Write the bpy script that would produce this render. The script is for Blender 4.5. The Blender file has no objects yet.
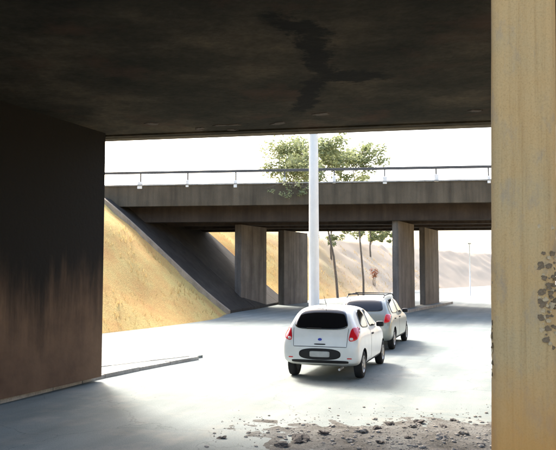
import bpy, bmesh, math, random
from mathutils import Vector, Matrix, noise
from mathutils.bvhtree import BVHTree

R = math.radians
random.seed(7)
scene = bpy.context.scene
COL = scene.collection

# ------------------------------------------------------------------ camera
cam_d = bpy.data.cameras.new('camera')
cam_d.sensor_width = 36.0
cam_d.lens = 36.0 * 700 / 556
cam_d.clip_start = 0.05
cam_d.clip_end = 5000
cam = bpy.data.objects.new('camera', cam_d)
COL.objects.link(cam)
cam.location = (0, 0, 2.2)
cam.rotation_euler = (R(90 + 3.92), 0, 0)
scene.camera = cam

# ------------------------------------------------------------------ light
SUN_AZ, SUN_EL = -25.0, 39.0           # azimuth measured to the right of +Y
world = bpy.data.worlds.new('World')
scene.world = world
world.use_nodes = True
wn = world.node_tree
bg = wn.nodes['Background']
sky = wn.nodes.new('ShaderNodeTexSky')
sky.sky_type = 'NISHITA'
sky.sun_disc = False
sky.sun_elevation = R(SUN_EL)
sky.sun_rotation = R(SUN_AZ)
sky.air_density = 1.0
sky.dust_density = 5.0
sky.ozone_density = 1.0
wn.links.new(sky.outputs[0], bg.inputs[0])
bg.inputs[1].default_value = 0.14
sun_d = bpy.data.lights.new('sun', 'SUN')
sun_d.energy = 2.0
sun_d.angle = R(11)
sun_d.color = (1.0, 0.975, 0.92)
sun = bpy.data.objects.new('sun', sun_d)
COL.objects.link(sun)
sd = Vector((math.sin(R(SUN_AZ)) * math.cos(R(SUN_EL)), math.cos(R(SUN_AZ)) * math.cos(R(SUN_EL)), math.sin(R(SUN_EL))))
sun.rotation_euler = sd.to_track_quat('Z', 'Y').to_euler()
vs = scene.view_settings
vs.view_transform = 'Standard'
vs.look = 'None'
vs.gamma = 1.0
vs.use_curve_mapping = False
vs.exposure = 2.45
scene.cycles.max_bounces = 7
scene.cycles.diffuse_bounces = 5

# ------------------------------------------------------------------ materials
def new_mat(name, rough=0.9, spec=0.3):
    m = bpy.data.materials.new(name)
    m.use_nodes = True
    b = m.node_tree.nodes['Principled BSDF']
    b.inputs['Roughness'].default_value = rough
    b.inputs['Specular IOR Level'].default_value = spec
    return m, m.node_tree, b

def ramp(nt, src, stops):
    r = nt.nodes.new('ShaderNodeValToRGB')
    e = r.color_ramp.elements
    e[0].position, e[0].color = stops[0][0], (*stops[0][1], 1)
    e[1].position, e[1].color = stops[-1][0], (*stops[-1][1], 1)
    for p, c in stops[1:-1]:
        k = e.new(p); k.color = (*c, 1)
    nt.links.new(src, r.inputs[0])
    return r.outputs[0]

def tex_noise(nt, scale, detail=6, rough=0.6, stretch=None, kind='Object', off=(0, 0, 0)):
    tc = nt.nodes.new('ShaderNodeTexCoord')
    mp = nt.nodes.new('ShaderNodeMapping')
    mp.inputs['Scale'].default_value = stretch or (1, 1, 1)
    mp.inputs['Location'].default_value = off
    nt.links.new(tc.outputs[kind], mp.inputs[0])
    n = nt.nodes.new('ShaderNodeTexNoise')
    n.inputs['Scale'].default_value = scale
    n.inputs['Detail'].default_value = detail
    n.inputs['Roughness'].default_value = rough
    nt.links.new(mp.outputs[0], n.inputs[0])
    return n.outputs[0]

def mix(nt, fac, a, b, mode='MIX'):
    m = nt.nodes.new('ShaderNodeMix')
    m.data_type = 'RGBA'; m.blend_type = mode
    for s, v in ((0, fac), (6, a), (7, b)):
        if isinstance(v, (int, float)): m.inputs[s].default_value = v
        elif isinstance(v, tuple): m.inputs[s].default_value = (*v, 1)
        else: nt.links.new(v, m.inputs[s])
    return m.outputs[2]

def bump(nt, b, h, strength=0.4, dist=0.02):
    n = nt.nodes.new('ShaderNodeBump')
    n.inputs['Strength'].default_value = strength
    n.inputs['Distance'].default_value = dist
    nt.links.new(h, n.inputs['Height'])
    nt.links.new(n.outputs[0], b.inputs['Normal'])

def stone_mat(name, c1, c2, stain, streak=0.5, scale=1.2, streak_scale=3.0, rough=0.92, bstr=0.35, grain=1.0):
    """mottled concrete with vertical weather streaks"""
    m, nt, b = new_mat(name, rough, 0.2)
    n1 = tex_noise(nt, scale, 8, 0.65)
    base = ramp(nt, n1, [(0.3, c1), (0.7, c2)])
    n2 = tex_noise(nt, streak_scale, 5, 0.6, (1, 1, 0.07))
    f = ramp(nt, n2, [(0.42, (0, 0, 0)), (0.72, (streak,) * 3)])
    col = mix(nt, f, base, stain)
    n3 = tex_noise(nt, 30, 4, 0.7)
    g = ramp(nt, n3, [(0.3, (0.72,) * 3), (0.7, (1.1,) * 3)])
    col = mix(nt, grain, col, g, 'MULTIPLY')
    nt.links.new(col, b.inputs['Base Color'])
    bump(nt, b, tex_noise(nt, 14, 8, 0.7), bstr, 0.02)
    return m

def plain(name, col, rough=0.5, spec=0.5, metal=0.0, coat=0.0, vary=0.12):
    m, nt, b = new_mat(name, rough, spec)
    n = tex_noise(nt, 5, 4, 0.6)
    lo = tuple(c * (1 - vary) for c in col); hi = tuple(min(1, c * (1 + vary)) for c in col)
    nt.links.new(ramp(nt, n, [(0.35, lo), (0.65, hi)]), b.inputs['Base Color'])
    b.inputs['Metallic'].default_value = metal
    b.inputs['Coat Weight'].default_value = coat
    return m

M = {}
def soffit_mat():
    m, nt, b = new_mat('sooty_soffit', 0.95, 0.1)
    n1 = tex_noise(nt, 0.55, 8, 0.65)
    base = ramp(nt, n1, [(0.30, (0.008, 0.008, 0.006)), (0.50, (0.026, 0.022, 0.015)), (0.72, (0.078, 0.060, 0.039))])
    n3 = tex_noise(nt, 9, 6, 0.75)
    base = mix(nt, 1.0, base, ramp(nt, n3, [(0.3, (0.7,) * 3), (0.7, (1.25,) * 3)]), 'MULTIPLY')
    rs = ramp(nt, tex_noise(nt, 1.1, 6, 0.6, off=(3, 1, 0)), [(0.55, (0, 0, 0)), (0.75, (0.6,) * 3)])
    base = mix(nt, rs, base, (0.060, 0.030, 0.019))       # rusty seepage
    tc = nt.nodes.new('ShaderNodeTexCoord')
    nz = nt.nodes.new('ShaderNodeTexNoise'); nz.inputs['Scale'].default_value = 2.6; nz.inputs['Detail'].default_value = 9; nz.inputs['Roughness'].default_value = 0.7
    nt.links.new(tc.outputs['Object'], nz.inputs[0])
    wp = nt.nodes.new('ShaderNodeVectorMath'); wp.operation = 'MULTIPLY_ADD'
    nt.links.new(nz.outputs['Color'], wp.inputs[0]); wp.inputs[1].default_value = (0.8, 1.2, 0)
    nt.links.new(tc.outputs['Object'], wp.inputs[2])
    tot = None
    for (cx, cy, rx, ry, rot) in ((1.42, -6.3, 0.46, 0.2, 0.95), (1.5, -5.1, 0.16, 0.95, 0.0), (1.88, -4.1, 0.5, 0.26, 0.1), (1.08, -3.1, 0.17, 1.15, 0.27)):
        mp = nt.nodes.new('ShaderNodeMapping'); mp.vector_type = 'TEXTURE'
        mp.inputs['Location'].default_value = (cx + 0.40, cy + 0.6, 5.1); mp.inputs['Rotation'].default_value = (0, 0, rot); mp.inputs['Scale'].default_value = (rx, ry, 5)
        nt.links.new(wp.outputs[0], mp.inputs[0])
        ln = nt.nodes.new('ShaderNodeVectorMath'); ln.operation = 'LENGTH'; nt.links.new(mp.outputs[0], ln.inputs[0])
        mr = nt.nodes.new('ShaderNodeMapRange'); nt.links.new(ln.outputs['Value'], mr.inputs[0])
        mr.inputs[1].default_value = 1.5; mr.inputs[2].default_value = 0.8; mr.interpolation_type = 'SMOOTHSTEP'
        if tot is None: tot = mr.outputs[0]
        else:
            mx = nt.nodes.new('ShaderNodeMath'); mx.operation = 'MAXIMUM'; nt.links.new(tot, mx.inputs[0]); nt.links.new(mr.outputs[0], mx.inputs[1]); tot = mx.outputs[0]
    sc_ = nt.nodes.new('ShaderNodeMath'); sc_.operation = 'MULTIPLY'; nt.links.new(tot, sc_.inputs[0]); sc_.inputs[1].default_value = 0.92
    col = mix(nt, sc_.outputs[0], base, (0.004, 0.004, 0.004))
    nt.links.new(col, b.inputs['Base Color'])
    bump(nt, b, tex_noise(nt, 6, 8, 0.7), 0.5, 0.03)
    return m
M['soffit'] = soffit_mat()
M['sooty'] = stone_mat('sooty_concrete', (0.035, 0.030, 0.024), (0.085, 0.068, 0.050), (0.02, 0.017, 0.014), 0.6, 0.5, 0.8)
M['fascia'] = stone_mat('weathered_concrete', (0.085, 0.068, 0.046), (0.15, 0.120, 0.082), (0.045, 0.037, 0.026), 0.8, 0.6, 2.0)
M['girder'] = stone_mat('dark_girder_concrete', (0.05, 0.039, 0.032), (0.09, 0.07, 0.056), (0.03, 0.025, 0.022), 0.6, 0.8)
M['pier2'] = stone_mat('grey_pier_concrete', (0.15, 0.132, 0.115), (0.25, 0.22, 0.19), (0.07, 0.058, 0.048), 0.7, 0.9, 2.5)
M['kerb'] = stone_mat('kerb_concrete', (0.30, 0.29, 0.26), (0.46, 0.44, 0.40), (0.14, 0.13, 0.12), 0.6, 2.0)
M['pole'] = stone_mat('pale_pole_concrete', (0.70, 0.69, 0.65), (0.80, 0.79, 0.74), (0.50, 0.45, 0.38), 0.5, 1.5, 3.0, 0.85, 0.1, 0.15)
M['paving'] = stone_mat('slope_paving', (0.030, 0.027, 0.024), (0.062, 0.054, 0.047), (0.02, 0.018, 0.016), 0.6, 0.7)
M['drain'] = stone_mat('drain_concrete', (0.30, 0.24, 0.17), (0.46, 0.37, 0.27), (0.16, 0.13, 0.10), 0.6, 2.0)
M['white_post'] = plain('whitewashed', (0.75, 0.73, 0.68), 0.8, 0.2)
M['rail'] = plain('dark_rail', (0.09, 0.085, 0.08), 0.6, 0.4, 0.4)
M['stone'] = stone_mat('rubble', (0.16, 0.14, 0.12), (0.34, 0.31, 0.27), (0.1, 0.085, 0.07), 0.4, 5.0)
M['dark_stone'] = stone_mat('dark_rubble', (0.05, 0.045, 0.04), (0.12, 0.10, 0.085), (0.04, 0.03, 0.03), 0.4, 5.0)

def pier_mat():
    m, nt, b = new_mat('top_shade_pier_concrete', 0.92, 0.2)
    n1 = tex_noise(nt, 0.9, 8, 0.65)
    unshaded = ramp(nt, n1, [(0.3, (0.075, 0.046, 0.030)), (0.7, (0.15, 0.095, 0.060))])
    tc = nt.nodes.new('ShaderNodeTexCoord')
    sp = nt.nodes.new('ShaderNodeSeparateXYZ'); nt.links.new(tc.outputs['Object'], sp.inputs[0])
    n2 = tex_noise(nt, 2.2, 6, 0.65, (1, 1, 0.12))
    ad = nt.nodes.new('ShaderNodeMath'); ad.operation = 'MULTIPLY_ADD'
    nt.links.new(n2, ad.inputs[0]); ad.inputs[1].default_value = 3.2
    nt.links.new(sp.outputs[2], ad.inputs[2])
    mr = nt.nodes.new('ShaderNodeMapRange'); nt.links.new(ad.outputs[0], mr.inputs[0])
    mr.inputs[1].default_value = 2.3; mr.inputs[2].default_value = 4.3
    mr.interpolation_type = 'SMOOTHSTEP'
    col = mix(nt, mr.outputs[0], unshaded, (0.006, 0.005, 0.004))   # shade under the deck put into the pier colour, streaky lower edge
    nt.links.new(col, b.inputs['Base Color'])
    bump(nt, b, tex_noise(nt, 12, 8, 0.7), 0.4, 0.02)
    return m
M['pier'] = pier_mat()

def asphalt_mat():
    m, nt, b = new_mat('dusty_asphalt', 0.88, 0.3)
    n1 = tex_noise(nt, 0.18, 7, 0.6)
    base = ramp(nt, n1, [(0.3, (0.115, 0.139, 0.130)), (0.72, (0.222, 0.243, 0.230))])
    n2 = tex_noise(nt, 60, 3, 0.8)
    g = ramp(nt, n2, [(0.3, (0.65,) * 3), (0.7, (1.2,) * 3)])
    col = mix(nt, 1.0, base, g, 'MULTIPLY')
    n3 = tex_noise(nt, 1.1, 9, 0.7, off=(4, 9, 0))
    dust = ramp(nt, n3, [(0.5, (0, 0, 0)), (0.75, (0.55,) * 3)])
    col = mix(nt, dust, col, (0.30, 0.27, 0.22))
    tc2 = nt.nodes.new('ShaderNodeTexCoord')
    mp2 = nt.nodes.new('ShaderNodeMapping'); mp2.vector_type = 'TEXTURE'
    mp2.inputs['Rotation'].default_value = (0, 0, R(-20)); mp2.inputs['Scale'].default_value = (0.55, 9.0, 1.0)
    nt.links.new(tc2.outputs['Object'], mp2.inputs[0])
    ns = nt.nodes.new('ShaderNodeTexNoise'); ns.inputs['Scale'].default_value = 1.0; ns.inputs['Detail'].default_value = 5
    nt.links.new(mp2.outputs[0], ns.inputs[0])
    col = mix(nt, 1.0, col, ramp(nt, ns.outputs[0], [(0.3, (0.80, 0.82, 0.82)), (0.68, (1.1,) * 3)]), 'MULTIPLY')   # worn tyre lanes
    v = nt.nodes.new('ShaderNodeTexVoronoi'); v.feature = 'DISTANCE_TO_EDGE'
    v.inputs['Scale'].default_value = 0.45
    tc = nt.nodes.new('ShaderNodeTexCoord')
    nz = nt.nodes.new('ShaderNodeTexNoise'); nz.inputs['Scale'].default_value = 1.5; nz.inputs['Detail'].default_value = 6
    nt.links.new(tc.outputs['Object'], nz.inputs[0])
    vm = nt.nodes.new('ShaderNodeVectorMath'); vm.operation = 'MULTIPLY_ADD'
    nt.links.new(nz.outputs['Color'], vm.inputs[0]); vm.inputs[1].default_value = (0.9, 0.9, 0.9)
    nt.links.new(tc.outputs['Object'], vm.inputs[2]); nt.links.new(vm.outputs[0], v.inputs['Vector'])
    cr = ramp(nt, v.outputs[0], [(0.0, (0.55,) * 3), (0.008, (1, 1, 1))])
    col = mix(nt, 0.6, col, cr, 'MULTIPLY')
    nt.links.new(col, b.inputs['Base Color'])
    bump(nt, b, tex_noise(nt, 70, 4, 0.8), 0.5, 0.01)
    return m
M['asphalt'] = asphalt_mat()

def earth_mat(name, cols, scale=0.35, fine=22, kind='Object'):
    m, nt, b = new_mat(name, 0.97, 0.05)
    n1 = tex_noise(nt, scale, 9, 0.68, kind=kind)
    base = ramp(nt, n1, cols)
    n2 = tex_noise(nt, fine, 5, 0.75, kind=kind)
    g = ramp(nt, n2, [(0.3, (0.55,) * 3), (0.7, (1.3,) * 3)])
    nt.links.new(mix(nt, 1.0, base, g, 'MULTIPLY'), b.inputs['Base Color'])
    bump(nt, b, tex_noise(nt, 9, 8, 0.75, kind=kind), 0.8, 0.06)
    return m
M['bank'] = earth_mat('dry_grass_earth', [(0.30, (0.52, 0.28, 0.11)), (0.45, (0.58, 0.37, 0.14)), (0.58, (0.59, 0.44, 0.17)), (0.75, (0.52, 0.43, 0.16))])
def bank_haze(m):
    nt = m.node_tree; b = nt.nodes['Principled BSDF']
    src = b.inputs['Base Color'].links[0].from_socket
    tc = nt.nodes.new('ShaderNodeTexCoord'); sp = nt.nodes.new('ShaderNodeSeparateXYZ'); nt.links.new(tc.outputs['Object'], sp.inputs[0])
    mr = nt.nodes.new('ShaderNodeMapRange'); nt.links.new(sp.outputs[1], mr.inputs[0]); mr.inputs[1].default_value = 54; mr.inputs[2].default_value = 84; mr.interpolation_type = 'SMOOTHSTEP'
    nt.links.new(mix(nt, mr.outputs[0], src, (0.48, 0.39, 0.29)), b.inputs['Base Color'])     # distance haze and glare put into the bank colour
bank_haze(M['bank'])
M['ground'] = earth_mat('pale_earth', [(0.3, (0.30, 0.24, 0.15)), (0.6, (0.40, 0.34, 0.22)), (0.8, (0.28, 0.26, 0.12))], 0.08)
M['hill'] = earth_mat('pale_dry_hill', [(0.3, (0.34, 0.25, 0.17)), (0.55, (0.42, 0.33, 0.24)), (0.8, (0.27, 0.25, 0.15))], 0.05, 2.0)
M['dirt'] = earth_mat('dusty_dirt', [(0.3, (0.07, 0.062, 0.050)), (0.45, (0.14, 0.13, 0.115)), (0.72, (0.21, 0.21, 0.195))], 1.6, 30)

def leaf_mat(name, c1, c2):
    m, nt, b = new_mat(name, 0.6, 0.3)
    oi = nt.nodes.new('ShaderNodeNewGeometry')
    col = ramp(nt, oi.outputs['Random Per Island'], [(0.0, c1), (1.0, c2)])
    nt.links.new(col, b.inputs['Base Color'])
    tr = nt.nodes.new('ShaderNodeBsdfTranslucent'); nt.links.new(col, tr.inputs[0])
    ms = nt.nodes.new('ShaderNodeMixShader'); ms.inputs[0].default_value = 0.4
    nt.links.new(b.outputs[0], ms.inputs[1]); nt.links.new(tr.outputs[0], ms.inputs[2])
    nt.links.new(ms.outputs[0], nt.nodes['Material Output'].inputs[0])
    return m
M['leaf'] = leaf_mat('pale_leaf', (0.19, 0.22, 0.10), (0.36, 0.385, 0.20))
M['leaf_dark'] = leaf_mat('dusty_leaf', (0.13, 0.16, 0.07), (0.26, 0.28, 0.13))
M['straw'] = leaf_mat('straw', (0.42, 0.28, 0.11), (0.54, 0.42, 0.19))
M['rust_leaf'] = leaf_mat('rust_leaf', (0.20, 0.06, 0.02), (0.32, 0.12, 0.05))
M['bark'] = stone_mat('bark', (0.16, 0.13, 0.10), (0.27, 0.22, 0.17), (0.05, 0.04, 0.03), 0.6, 6.0)

def column_mat():
    m, nt, b = new_mat('tan_grained_column', 0.88, 0.2)
    n1 = tex_noise(nt, 1.3, 7, 0.6)
    base = ramp(nt, n1, [(0.28, (0.40, 0.245, 0.095)), (0.5, (0.42, 0.28, 0.125)), (0.75, (0.36, 0.28, 0.15))])
    n2 = tex_noise(nt, 26, 6, 0.7, (1, 1, 0.025))
    gr = ramp(nt, n2, [(0.3, (0.78, 0.74, 0.68)), (0.52, (1, 1, 1)), (0.75, (1.06, 1.05, 1.03))])
    col = mix(nt, 0.85, base, gr, 'MULTIPLY')
    n3 = tex_noise(nt, 5, 9, 0.72, (1, 1, 0.5))
    fg = tex_noise(nt, 90, 5, 0.8)
    col = mix(nt, 1.0, col, ramp(nt, fg, [(0.3, (0.74, 0.72, 0.68)), (0.5, (1, 1, 1)), (0.75, (1.08,) * 3)]), 'MULTIPLY')     # pores and grit
    st = ramp(nt, n3, [(0.52, (0, 0, 0)), (0.70, (0.75,) * 3)])
    col = mix(nt, st, col, (0.24, 0.20, 0.15))
    tc = nt.nodes.new('ShaderNodeTexCoord')
    sp = nt.nodes.new('ShaderNodeSeparateXYZ'); nt.links.new(tc.outputs['Object'], sp.inputs[0])
    n4 = tex_noise(nt, 2.0, 6, 0.65)
    ad = nt.nodes.new('ShaderNodeMath'); ad.operation = 'MULTIPLY_ADD'
    nt.links.new(n4, ad.inputs[0]); ad.inputs[1].default_value = 1.0; nt.links.new(sp.outputs[2], ad.inputs[2])
    mr = nt.nodes.new('ShaderNodeMapRange'); nt.links.new(ad.outputs[0], mr.inputs[0])
    mr.inputs[1].default_value = 1.55; mr.inputs[2].default_value = 2.2
    mr.inputs[3].default_value = 0.75; mr.inputs[4].default_value = 0.0
    col = mix(nt, mr.outputs[0], col, (0.46, 0.215, 0.05))            # ochre splash stain at the foot
    nt.links.new(col, b.inputs['Base Color'])
    bump(nt, b, n2, 0.35, 0.012)
    return m
M['column'] = column_mat()
M['chip'] = stone_mat('broken_plaster', (0.38, 0.28, 0.15), (0.48, 0.37, 0.22), (0.24, 0.17, 0.10), 0.5, 9.0)
M['chip_dark'] = stone_mat('dark_hole', (0.13, 0.09, 0.05), (0.22, 0.155, 0.09), (0.06, 0.045, 0.03), 0.5, 9.0)

M['white_paint'] = plain('white_car_paint', (0.70, 0.71, 0.69), 0.32, 0.5, 0, 0.4, 0.03)
M['silver_paint'] = plain('silver_car_paint', (0.25, 0.27, 0.245), 0.35, 0.5, 0.25, 0.4, 0.04)
M['glass'] = plain('dark_car_glass', (0.006, 0.006, 0.007), 0.06, 0.5, 0, 0, 0.05)
M['black'] = plain('black_plastic', (0.012, 0.012, 0.013), 0.6, 0.3)
M['tyre'] = plain('tyre_rubber', (0.018, 0.018, 0.018), 0.85, 0.2)
M['rim'] = plain('wheel_alloy', (0.42, 0.42, 0.42), 0.4, 0.5, 0.7)
M['red'] = plain('red_lens', (0.55, 0.012, 0.02), 0.15, 0.6, 0, 0.5)
M['clear'] = plain('clear_lens', (0.6, 0.6, 0.6), 0.1, 0.7)
M['plate'] = plain('grey_plate', (0.40, 0.41, 0.40), 0.5, 0.4)
M['blue'] = plain('blue_enamel', (0.01, 0.025, 0.35), 0.3, 0.5)

# ------------------------------------------------------------------ helpers
def link(o, parent=None):
    COL.objects.link(o)
    if parent: o.parent = parent
    return o

def mesh(name, verts, faces, mat, parent=None, smooth=False):
    me = bpy.data.meshes.new(name)
    me.from_pydata([tuple(v) for v in verts], [], faces)
    me.update()
    o = bpy.data.objects.new(name, me)
    if mat: me.materials.append(M[mat] if isinstance(mat, str) else mat)
    if smooth: me.shade_smooth()
    return link(o, parent)

def from_bm(name, bm, mat, parent=None, smooth=False):
    me = bpy.data.meshes.new(name)
    bm.normal_update(); bm.to_mesh(me); bm.free()
    o = bpy.data.objects.new(name, me)
    for k in (mat if isinstance(mat, (list, tuple)) else [mat]):
        me.materials.append(M[k])
    if smooth: me.shade_smooth()
    return link(o, parent)

def tag(o, label=None, cat=None, group=None, kind=None):
    if label: o['label'] = label
    if cat: o['category'] = cat
    if group: o['group'] = group
    if kind: o['kind'] = kind
    return o

def empty(name, loc, rz=0.0):
    o = bpy.data.objects.new(name, None)
    o.empty_display_size = 0.3
    link(o)
    o.location = loc; o.rotation_euler = (0, 0, rz)
    return o

def box_bm(x0, x1, y0, y1, z0, z1, bev=0.0):
    bm = bmesh.new()
    bmesh.ops.create_cube(bm, size=1.0)
    for v in bm.verts:
        v.co = Vector(((x0 + x1) / 2 + v.co.x * (x1 - x0), (y0 + y1) / 2 + v.co.y * (y1 - y0), (z0 + z1) / 2 + v.co.z * (z1 - z0)))
    if bev:
        bmesh.ops.bevel(bm, geom=list(bm.edges), offset=bev, segments=2, affect='EDGES', profile=0.6)
    return bm

def box(name, x0, x1, y0, y1, z0, z1, mat, parent=None, bev=0.0):
    return from_bm(name, box_bm(x0, x1, y0, y1, z0, z1, bev), mat, parent)

def tube(bm, pts, radii, n=8, cap=True):
    rings = []
    for i, p in enumerate(pts):
        p = Vector(p)
        d = (Vector(pts[min(i + 1, len(pts) - 1)]) - Vector(pts[max(i - 1, 0)])).normalized()
        a = d.cross(Vector((0, 0, 1)) if abs(d.z) < 0.95 else Vector((1, 0, 0))).normalized()
        b2 = d.cross(a)
        rings.append([bm.verts.new(p + (a * math.cos(2 * math.pi * k / n) + b2 * math.sin(2 * math.pi * k / n)) * radii[i]) for k in range(n)])
    for r0, r1 in zip(rings, rings[1:]):
        for k in range(n):
            f = bm.faces.new((r0[k], r0[(k + 1) % n], r1[(k + 1) % n], r1[k])); f.smooth = True
    if cap:
        bm.faces.new(rings[0]); bm.faces.new(list(reversed(rings[-1])))

def offs(pts, d):
    """offset a plan polyline to its right by d"""
    out = []
    for i, p in enumerate(pts):
        a = Vector(pts[max(i - 1, 0)][:2]); b = Vector(pts[min(i + 1, len(pts) - 1)][:2])
        t = (b - a).normalized()
        out.append((p[0] + t.y * d, p[1] - t.x * d))
    return out

def resample(pts, step):
    P = [Vector(p) for p in pts]
    # catmull-rom
    out = []
    for i in range(len(P) - 1):
        p0 = P[max(i - 1, 0)]; p1 = P[i]; p2 = P[i + 1]; p3 = P[min(i + 2, len(P) - 1)]
        n = max(1, int((p2 - p1).length / step))
        for k in range(n):
            t = k / n
            out.append(0.5 * ((2 * p1) + (p2 - p0) * t + (2 * p0 - 5 * p1 + 4 * p2 - p3) * t * t + (3 * p1 - p0 - 3 * p2 + p3) * t ** 3))
    out.append(P[-1])
    return [tuple(v) for v in out]

# ------------------------------------------------------------------ ground, road, banks
def sheet(name, x0, x1, y0, y1, n, z, mat):
    vs_, fs = [], []
    for j in range(n + 1):
        for i in range(n + 1):
            vs_.append((x0 + (x1 - x0) * i / n, y0 + (y1 - y0) * j / n, z))
    for j in range(n):
        for i in range(n):
            a = j * (n + 1) + i
            fs.append((a, a + 1, a + n + 2, a + n + 1))
    return mesh(name, vs_, fs, mat)

tag(sheet('ground', -2500, 2500, -400, 3500, 20, -0.03, 'ground'), kind='structure')

MEDIAN = resample([(-11.0, -5.0), (-9.1, 0.0), (-7.2, 5.0), (-4.68, 11.96), (-3.63, 14.89), (-2.85, 16.5), (-1.82, 18.35)], 0.5)
LEFT_TOE = resample([(-23.5, -14.0), (-17.5, 0.0), (-13.6, 10.0), (-11.0, 16.0), (-8.6, 21.5), (-6.4, 26.0), (-4.7, 29.5), (-3.1, 34.0),
                     (-2.75, 38.5), (-1.5, 43.0), (-0.6, 47.0), (0.6, 52.0), (2.0, 56.0), (5.6, 64.0), (11.5, 77.0), (19.0, 92.0), (31.0, 113.0), (62.0, 160.0)], 1.0)
RIGHT_TOE = resample([(11.0, -14.0), (14.0, 0.0), (17.0, 14.0), (21.5, 30.0), (28.0, 45.0), (38.0, 66.0), (52.0, 90.0), (95.0, 145.0)], 1.5)

# one road surface between the two banks
def strip_between(name, A, B, n, m, z, mat):
    def at(P, t):
        k = t * (len(P) - 1); i = min(int(k), len(P) - 2); f = k - i
        return (P[i][0] * (1 - f) + P[i + 1][0] * f, P[i][1] * (1 - f) + P[i + 1][1] * f)
    vs_, fs = [], []
    for j in range(n + 1):
        a, b = at(A, j / n), at(B, j / n)
        for i in range(m + 1):
            t = i / m
            vs_.append((a[0] * (1 - t) + b[0] * t, a[1] * (1 - t) + b[1] * t, z))
    for j in range(n):
        for i in range(m):
            q = j * (m + 1) + i
            fs.append((q, q + 1, q + m + 2, q + m + 1))
    return mesh(name, vs_, fs, mat)
ROAD_R = offs(RIGHT_TOE, -4.0)
tag(strip_between('road', offs(LEFT_TOE, 0.15), ROAD_R, 120, 8, 0.0, 'asphalt'), kind='structure')

def bank(name, toe, side, top_z, run, mat, plateau=160.0, rows=18):
    """graded slope rising from the toe line; side -1 = to the left"""
    vs_, fs = [], []
    lines = []
    for k in range(rows + 1):
        t = k / rows
        lines.append((offs(toe, side * run * t), t))
    far = [offs(toe, side * (run + d)) for d in (3, 9, 25, plateau)]
    W = rows + 1 + len(far)
    for i in range(len(toe)):
        for k, (L, t) in enumerate(lines):
            x, y = L[i]
            n = noise.fractal(Vector((x * 0.35, y * 0.35, t * 2)), 1.0, 2.0, 5) * 0.28 + noise.noise(Vector((x * 1.7, y * 1.7, 3))) * 0.07
            s = top_z * (t * t * (3 - 2 * t) * 0.12 + t * 0.88)
            vs_.append((x, y, -0.06 + s + (n * min(1, t * 5) if t > 0 else 0)))
        for q, L in enumerate(far):
            x, y = L[i]
            vs_.append((x, y, top_z + noise.noise(Vector((x * 0.1, y * 0.1, 1))) * 0.3 - q * 0.02))
    for i in range(len(toe) - 1):
        for k in range(W - 1):
            a = i * W + k
            f = (a, a + 1, a + W + 1, a + W)
            fs.append(f if side > 0 else tuple(reversed(f)))
    o = mesh(name, vs_, fs, mat, smooth=True)
    return tag(o, kind='structure')
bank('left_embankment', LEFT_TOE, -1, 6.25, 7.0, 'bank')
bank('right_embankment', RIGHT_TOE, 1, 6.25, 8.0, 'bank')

# far hill closing the view
def hill():
    vs_, fs = [], []
    nx, ny = 70, 22
    for j in range(ny + 1):
        for i in range(nx + 1):
            x = -320 + 760 * i / nx; y = 165 + 330 * j / ny
            t = min(1.0, j / 9)
            h = 17 * (t * t * (3 - 2 * t)) * (0.75 + 0.5 * noise.fractal(Vector((x * 0.008, y * 0.004, 5)), 1, 2, 3)) + noise.fractal(Vector((x * 0.05, y * 0.05, 2)), 1, 2, 4) * 1.2 * t
            vs_.append((x, y, h - 0.3))
    for j in range(ny):
        for i in range(nx):
            a = j * (nx + 1) + i
            fs.append((a, a + 1, a + nx + 2, a + nx + 1))
    tag(mesh('hill', vs_, fs, 'hill', smooth=True), kind='structure')
hill()

# raised median with kerb stones
def extrude_plan(name, poly, z0, z1, mat, parent=None, bev=0.0):
    bm = bmesh.new()
    lo = [bm.verts.new((x, y, z0)) for x, y in poly]
    hi = [bm.verts.new((x, y, z1)) for x, y in poly]
    n = len(poly)
    bm.faces.new(hi)
    bm.faces.new(list(reversed(lo)))
    for i in range(n):
        bm.faces.new((lo[i], lo[(i + 1) % n], hi[(i + 1) % n], hi[i]))
    bmesh.ops.recalc_face_normals(bm, faces=bm.faces)
    return from_bm(name, bm, mat, parent)

def taper_offs(line, d, taper):
    full = offs(line, d); n = len(line); out = []
    for i, p in enumerate(full):
        f = min(1.0, (n - 1 - i) / taper) if taper else 1.0
        out.append((line[i][0] + (p[0] - line[i][0]) * (0.12 + 0.88 * f), line[i][1] + (p[1] - line[i][1]) * (0.12 + 0.88 * f)))
    return out
def median_island(line, width, name, taper=0, h=0.15):
    inner = taper_offs(line, -0.17, 0)
    L = taper_offs(line, -width, taper)
    poly = inner + list(reversed(L))
    isl = extrude_plan(name, poly, -0.05, h - 0.012, 'asphalt')
    tag(isl, kind='structure')
    # kerb stones about a metre long along both sides, and round the nose
    def stones(a, b):
        k = 0
        while k < len(a) - 2:
            p, q, r, s = Vector(a[k]), Vector(a[k + 2]), Vector(b[k + 2]), Vector(b[k])
            g = (q - p).normalized() * 0.012
            w = random.uniform(-0.006, 0.006)
            extrude_plan('kerb_stone', [tuple(p + g), tuple(q - g), tuple(r - g), tuple(s + g)], -0.05, h + w, 'kerb', isl)
            k += 2
    stones(line, inner)
    lo = [(p[0] + (q[0] - p[0]) * (1 + 0.17 / width), p[1] + (q[1] - p[1]) * (1 + 0.17 / width)) for p, q in zip(line, L)]
    stones(L, lo)
    return isl
median_island(MEDIAN, 1.35, 'median', 9, 0.075)

# second island under the far piers
h25 = Vector((math.sin(R(25)), math.cos(R(25))))
s0 = Vector((6.95, 38.4))
median_island([tuple(s0 + h25 * (0.55 * k)) for k in range(26)], 0.75, 'median')

# ------------------------------------------------------------------ near overpass
A1 = R(10.6)
near = empty('overpass', (0, 14.56, 0), -A1)
tag(near, 'dark sooty concrete overpass overhead, with a broad wall pier at the left', 'bridge')
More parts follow.
